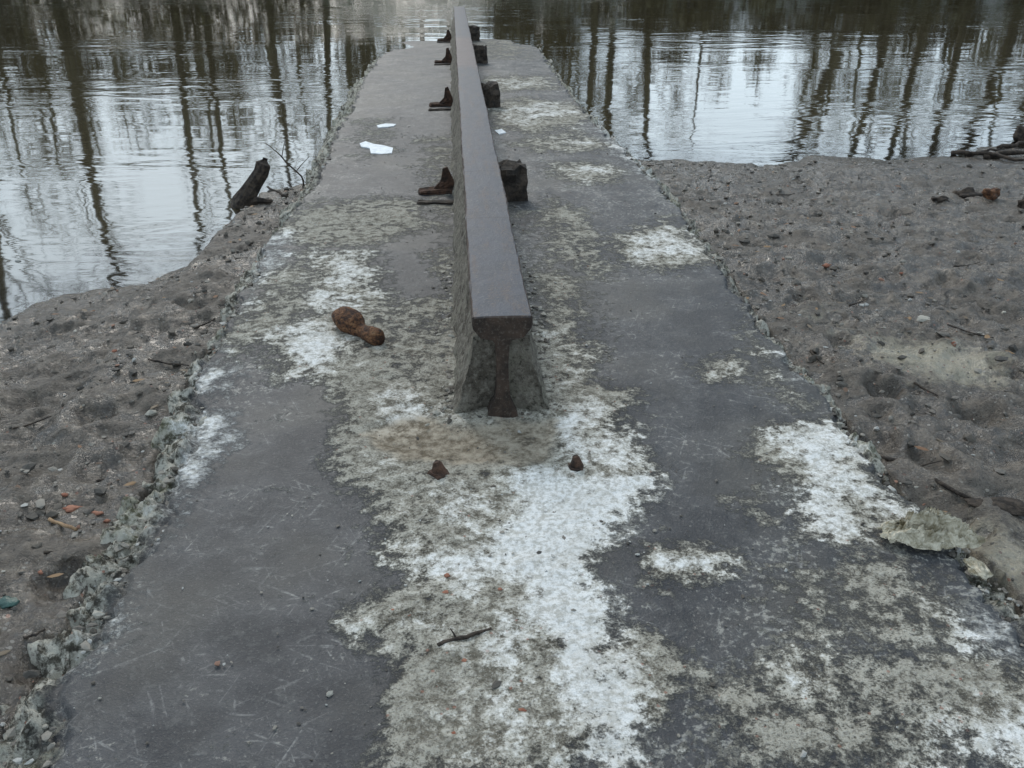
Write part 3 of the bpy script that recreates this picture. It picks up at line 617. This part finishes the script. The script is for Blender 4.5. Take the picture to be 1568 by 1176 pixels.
for i in range(450):
    y=random.uniform(1.1,8.0); side=random.random()<0.45
    xe=float(edge(EO if side else EQ,y)); x=xe-random.expovariate(0.8) if side else xe+random.expovariate(0.55)
    z=float(Tm(x,y)); 
    if z<ZW+0.005: continue
    L_=random.uniform(0.010,0.026); W_=L_*random.uniform(.3,.55); an=random.uniform(0,6.28); ca_,sa_=math.cos(an),math.sin(an); b=len(V); z+=0.009
    for (lx,ly,lz) in ((-1,0,0.2),(-.4,.8,random.random()*.5),(.4,.8,random.random()*.5),(1,0,.3),(.4,-.8,random.random()*.5),(-.4,-.8,random.random()*.5)):
        X_=lx*L_;Y_=ly*W_; V.append(Vector((x+X_*ca_-Y_*sa_,y+X_*sa_+Y_*ca_,z+lz*W_)))
    Fc.append(tuple(range(b,b+6))); Cc+=[(*random.choice(LP),1)]*6
mesh_obj("fallen_leaves",V,Fc,LEAF,False,{'pcol':np.array(Cc)})
items=[]
for i in range(1700):
    y=1.0+random.random()**1.4*7; xl_=float(edge(EL,y)); xr_=float(edge(ER,y)); 
    if random.random()<0.5: x=random.gauss((rx(y)),0.25)
    else: x=random.uniform(xl_,xr_)
    if abs(x-rx(y))<0.17 and y>y0: continue
    if x<xl_ or x>xr_: continue
    r_=min(0.0015+random.expovariate(600),0.008); items.append(((x,y,-SL*y+0.003),r_,PAL[rng.choice(7,p=[.17,.27,.2,.14,.02,.1,.10])]))
for i in range(320):
    y=y0+random.uniform(-0.10,2.5)*random.random(); x=rx(y)+random.choice((-1,1))*(0.17+abs(random.gauss(0,0.03))) if y>y0+0.03 else rx(y)+random.uniform(-.19,.19)
    r_=random.uniform(0.003,0.014); items.append(((x,y,-SL*y+0.003),r_,PAL[rng.choice([1,2,5,6])]))
for i in range(1900):
    y=1.0+random.random()*6; side=random.random()<0.5
    a_,b_=(EO,EL) if side else (EQ,ER); q=random.random(); x=float(edge(a_,y))*(1-q)+float(edge(b_,y))*q
    r_=min(0.003+random.expovariate(260),0.019); items.append(((x,y,-SL*y-0.012-0.045*(1-q)**1.3+0.004),r_,PAL[rng.choice(7,p=[.12,.28,.25,.1,.02,.10,.13])]))
for (a_,b_),r_,k_ in (((757,748),.013,6),((830,752),.006,3),((760,1050),.014,3),((333,1018),.010,4),((825,848),.008,3),((735,640),.01,3),((605,548),.008,0),((640,672),.008,3),((735,1010),.012,0)):
    items.append((rz(rp(a_,b_),r_*0.3),r_,PAL[k_]))
pebbles("slipway_gravel",items,PEB)

# ------------------------------------------------ TREES on the far bank
m=M("bark"); v=m.obj(); n1=m.noise(m.mp(v,(1,1,0.3)),3,2,0.6); m.bsdf(m.mix(m.rng(n1,0.35,0.65),(0.034,0.026,0.012),(0.090,0.072,0.036)),0.9); BARK=m.m
m=M("twig_bark"); v=m.obj(); n1=m.noise(v,1.5,1,0.6); m.bsdf(m.mix(n1,(0.095,0.072,0.032),(0.13,0.115,0.055)),0.9); TW=m.m
def tree_mesh(name,H,r,seed,dens=1.0,spread=1.0):
    rs=random.Random(seed); V=[];Fc=[]
    def branch(p,d,L_,r_,lv):
        segs=(9,5,3,2)[lv]; sides=(7,4,3,3)[lv]; pts=[p.copy()]; q=p.copy(); dd=d.copy(); rads=[r_]
        for i in range(segs):
            j=(0.06,0.16,0.25,0.3)[lv]
            dd=(dd+Vector((rs.uniform(-j,j),rs.uniform(-j,j),rs.uniform(-j,j)*0.6+(0.05 if lv else 0)))).normalized()
            q=q+dd*(L_/segs); pts.append(q.copy()); rads.append(max(r_*(1-(i+1)/segs*0.88),0.009))
        tube(V,Fc,pts,rads,sides,0,False)
        if lv<3:
            nb=int((20,6,4)[lv]*dens); 
            for b in range(nb):
                t_=rs.uniform((0.18,0.2,0.15)[lv],1.0); k_=min(int(t_*segs),segs-1); pp=pts[k_].lerp(pts[k_+1],t_*segs-k_)
                az_=rs.uniform(0,6.283); tilt=rs.uniform(0.5,1.05) if lv==0 else rs.uniform(0.4,0.9)
                ax_=(pts[k_+1]-pts[k_]).normalized(); s_=ax_.cross(Vector((math.cos(az_),math.sin(az_),0.3))).normalized()
                nd=(ax_*math.cos(tilt)+s_*math.sin(tilt)).normalized()
                Lb=L_*rs.uniform((0.16,0.3,0.35)[lv],(0.34,0.5,0.6)[lv])*(1.15-0.6*t_ if lv==0 else 1)*spread
                branch(pp,nd,Lb,max(rads[k_]*rs.uniform(.3,.5),0.011),lv+1)
    branch(Vector((0,0,-0.5)),Vector((0,0,1)),H,r,0)
    me=bpy.data.meshes.new(name); me.from_pydata([tuple(x) for x in V],[],Fc); me.update(); me.materials.append(BARK); return me
TM=[tree_mesh("bare_tree_mesh",H_,r_,s_,d_,sp_) for H_,r_,s_,d_,sp_ in ((17,.24,1,1,1),(15,.17,2,.9,.9),(19,.27,3,1.1,1.1),(13,.13,4,.8,.8),(16,.15,5,.9,.7),(14,.20,6,1.1,1.2))]
def place(px,D,k_,s_=1.0,lean=0.0,rot=None):
    d=ray(px,120); x=d.x/d.y*D; z=float(T(x,D))
    o=link(bpy.data.objects.new("bare_tree",TM[k_])); o.location=(x,D,z-0.1); o.scale=(s_,s_,s_)
    o.rotation_euler=(0,lean,random.uniform(0,6.28) if rot is None else rot)
    if lean: o.rotation_mode='ZYX'; o.rotation_euler=(0,lean,0)
for a_ in ((-200,34,0,1,0),(-60,33,2,1,0),(115,33,0,.95,0.02),(285,33,1,.95,0),(330,34,4,.9,0),(425,33,3,.9,.08),(510,33,1,.8,0),(570,37,3,.9,0),
           (650,40,5,.6,0),(835,36,3,.9,.03),(905,33,1,.9,-.02),(935,35,3,1,.04),(985,35,5,.8,.05),(1070,40,3,.6,0),(1300,32,0,1.0,-.20),(1350,33,1,1,-.10),(1400,34,1,1,-.06),(1460,33,4,1.05,-.05),(1540,34,0,1,-.08),(1580,36,5,1,0),(1640,33,2,1,0),(1760,35,5,1,0)):
    place(*a_)
V=[];Fc=[]; rs=random.Random(5)
for i in range(150):
    x=rs.uniform(-60,60); y=rs.uniform(42,70); 
    if abs(x/y-0.0)<0.05 and rs.random()<.7: continue
    z=float(T(x,y)); H_=rs.uniform(5,11.5)*(1.0 if x/y<0.1 else .95)
    if 0.19<x/y<0.36: H_*=.5
    if -0.42<x/y<-0.24: H_*=.7
    tube(V,Fc,[(x,y,z),(x+rs.uniform(-.5,.5),y,z+H_*.5),(x+rs.uniform(-1,1),y,z+H_)],[.14,.1,.03],4,0,False)
    for b in range(28):
        t_=rs.uniform(.15,1); a_=rs.uniform(0,6.28); L_=H_*.25*(1.2-t_*.7); q0=Vector((x,y,z+H_*t_)); q1=q0+Vector((math.cos(a_)*L_,math.sin(a_)*L_,L_*rs.uniform(.5,1.2)))
        tube(V,Fc,[q0,q1],[.05,.02],3,0,False)
        for c_ in range(5):
            s_=q0.lerp(q1,rs.uniform(.3,1)); e_=s_+Vector((rs.uniform(-1,1),rs.uniform(-1,1),rs.uniform(0,1.3)))*L_*.4
            tube(V,Fc,[s_,e_],[.03,.014],3,0,False)
mesh_obj("distant_woodland",V,Fc,TW,False)
m=M("thicket_foliage"); v=m.obj(); n1=m.noise(v,0.8,2,0.6); m.bsdf(m.mix(m.rng(n1,.35,.65),(0.040,0.030,0.012),(0.085,0.070,0.028)),0.9); TH=m.m
V=[];Fc=[]
for i in range(260):
    x=rs.uniform(-34,26); y=rs.uniform(30.5,36); left=x<-4
    if -3.5<x<1.5 : continue
    z=float(T(x,y)); R_=rs.uniform(.6,1.4)*(1.0 if left else .6); zz=z+R_*.6
    for b in range(150):
        d_=Vector((rs.gauss(0,1),rs.gauss(0,1),rs.gauss(0,1))).normalized()*R_*rs.uniform(.4,1.15); c_=Vector((x,y,zz))+Vector((d_.x,d_.y,d_.z*(1.7 if left else 1)))
        s_=rs.uniform(.05,.13); a1=Vector((rs.uniform(-1,1),rs.uniform(-1,1),rs.uniform(-1,1))).normalized()*s_; a2=Vector((rs.uniform(-1,1),rs.uniform(-1,1),rs.uniform(-1,1))).normalized()*s_
        b0_=len(V); V+=[c_-a1,c_+a2,c_+a1,c_-a2]; Fc.append((b0_,b0_+1,b0_+2,b0_+3))
mesh_obj("riverside_thicket",V,Fc,TH,False)
print("OK",ZW,y0,y1)
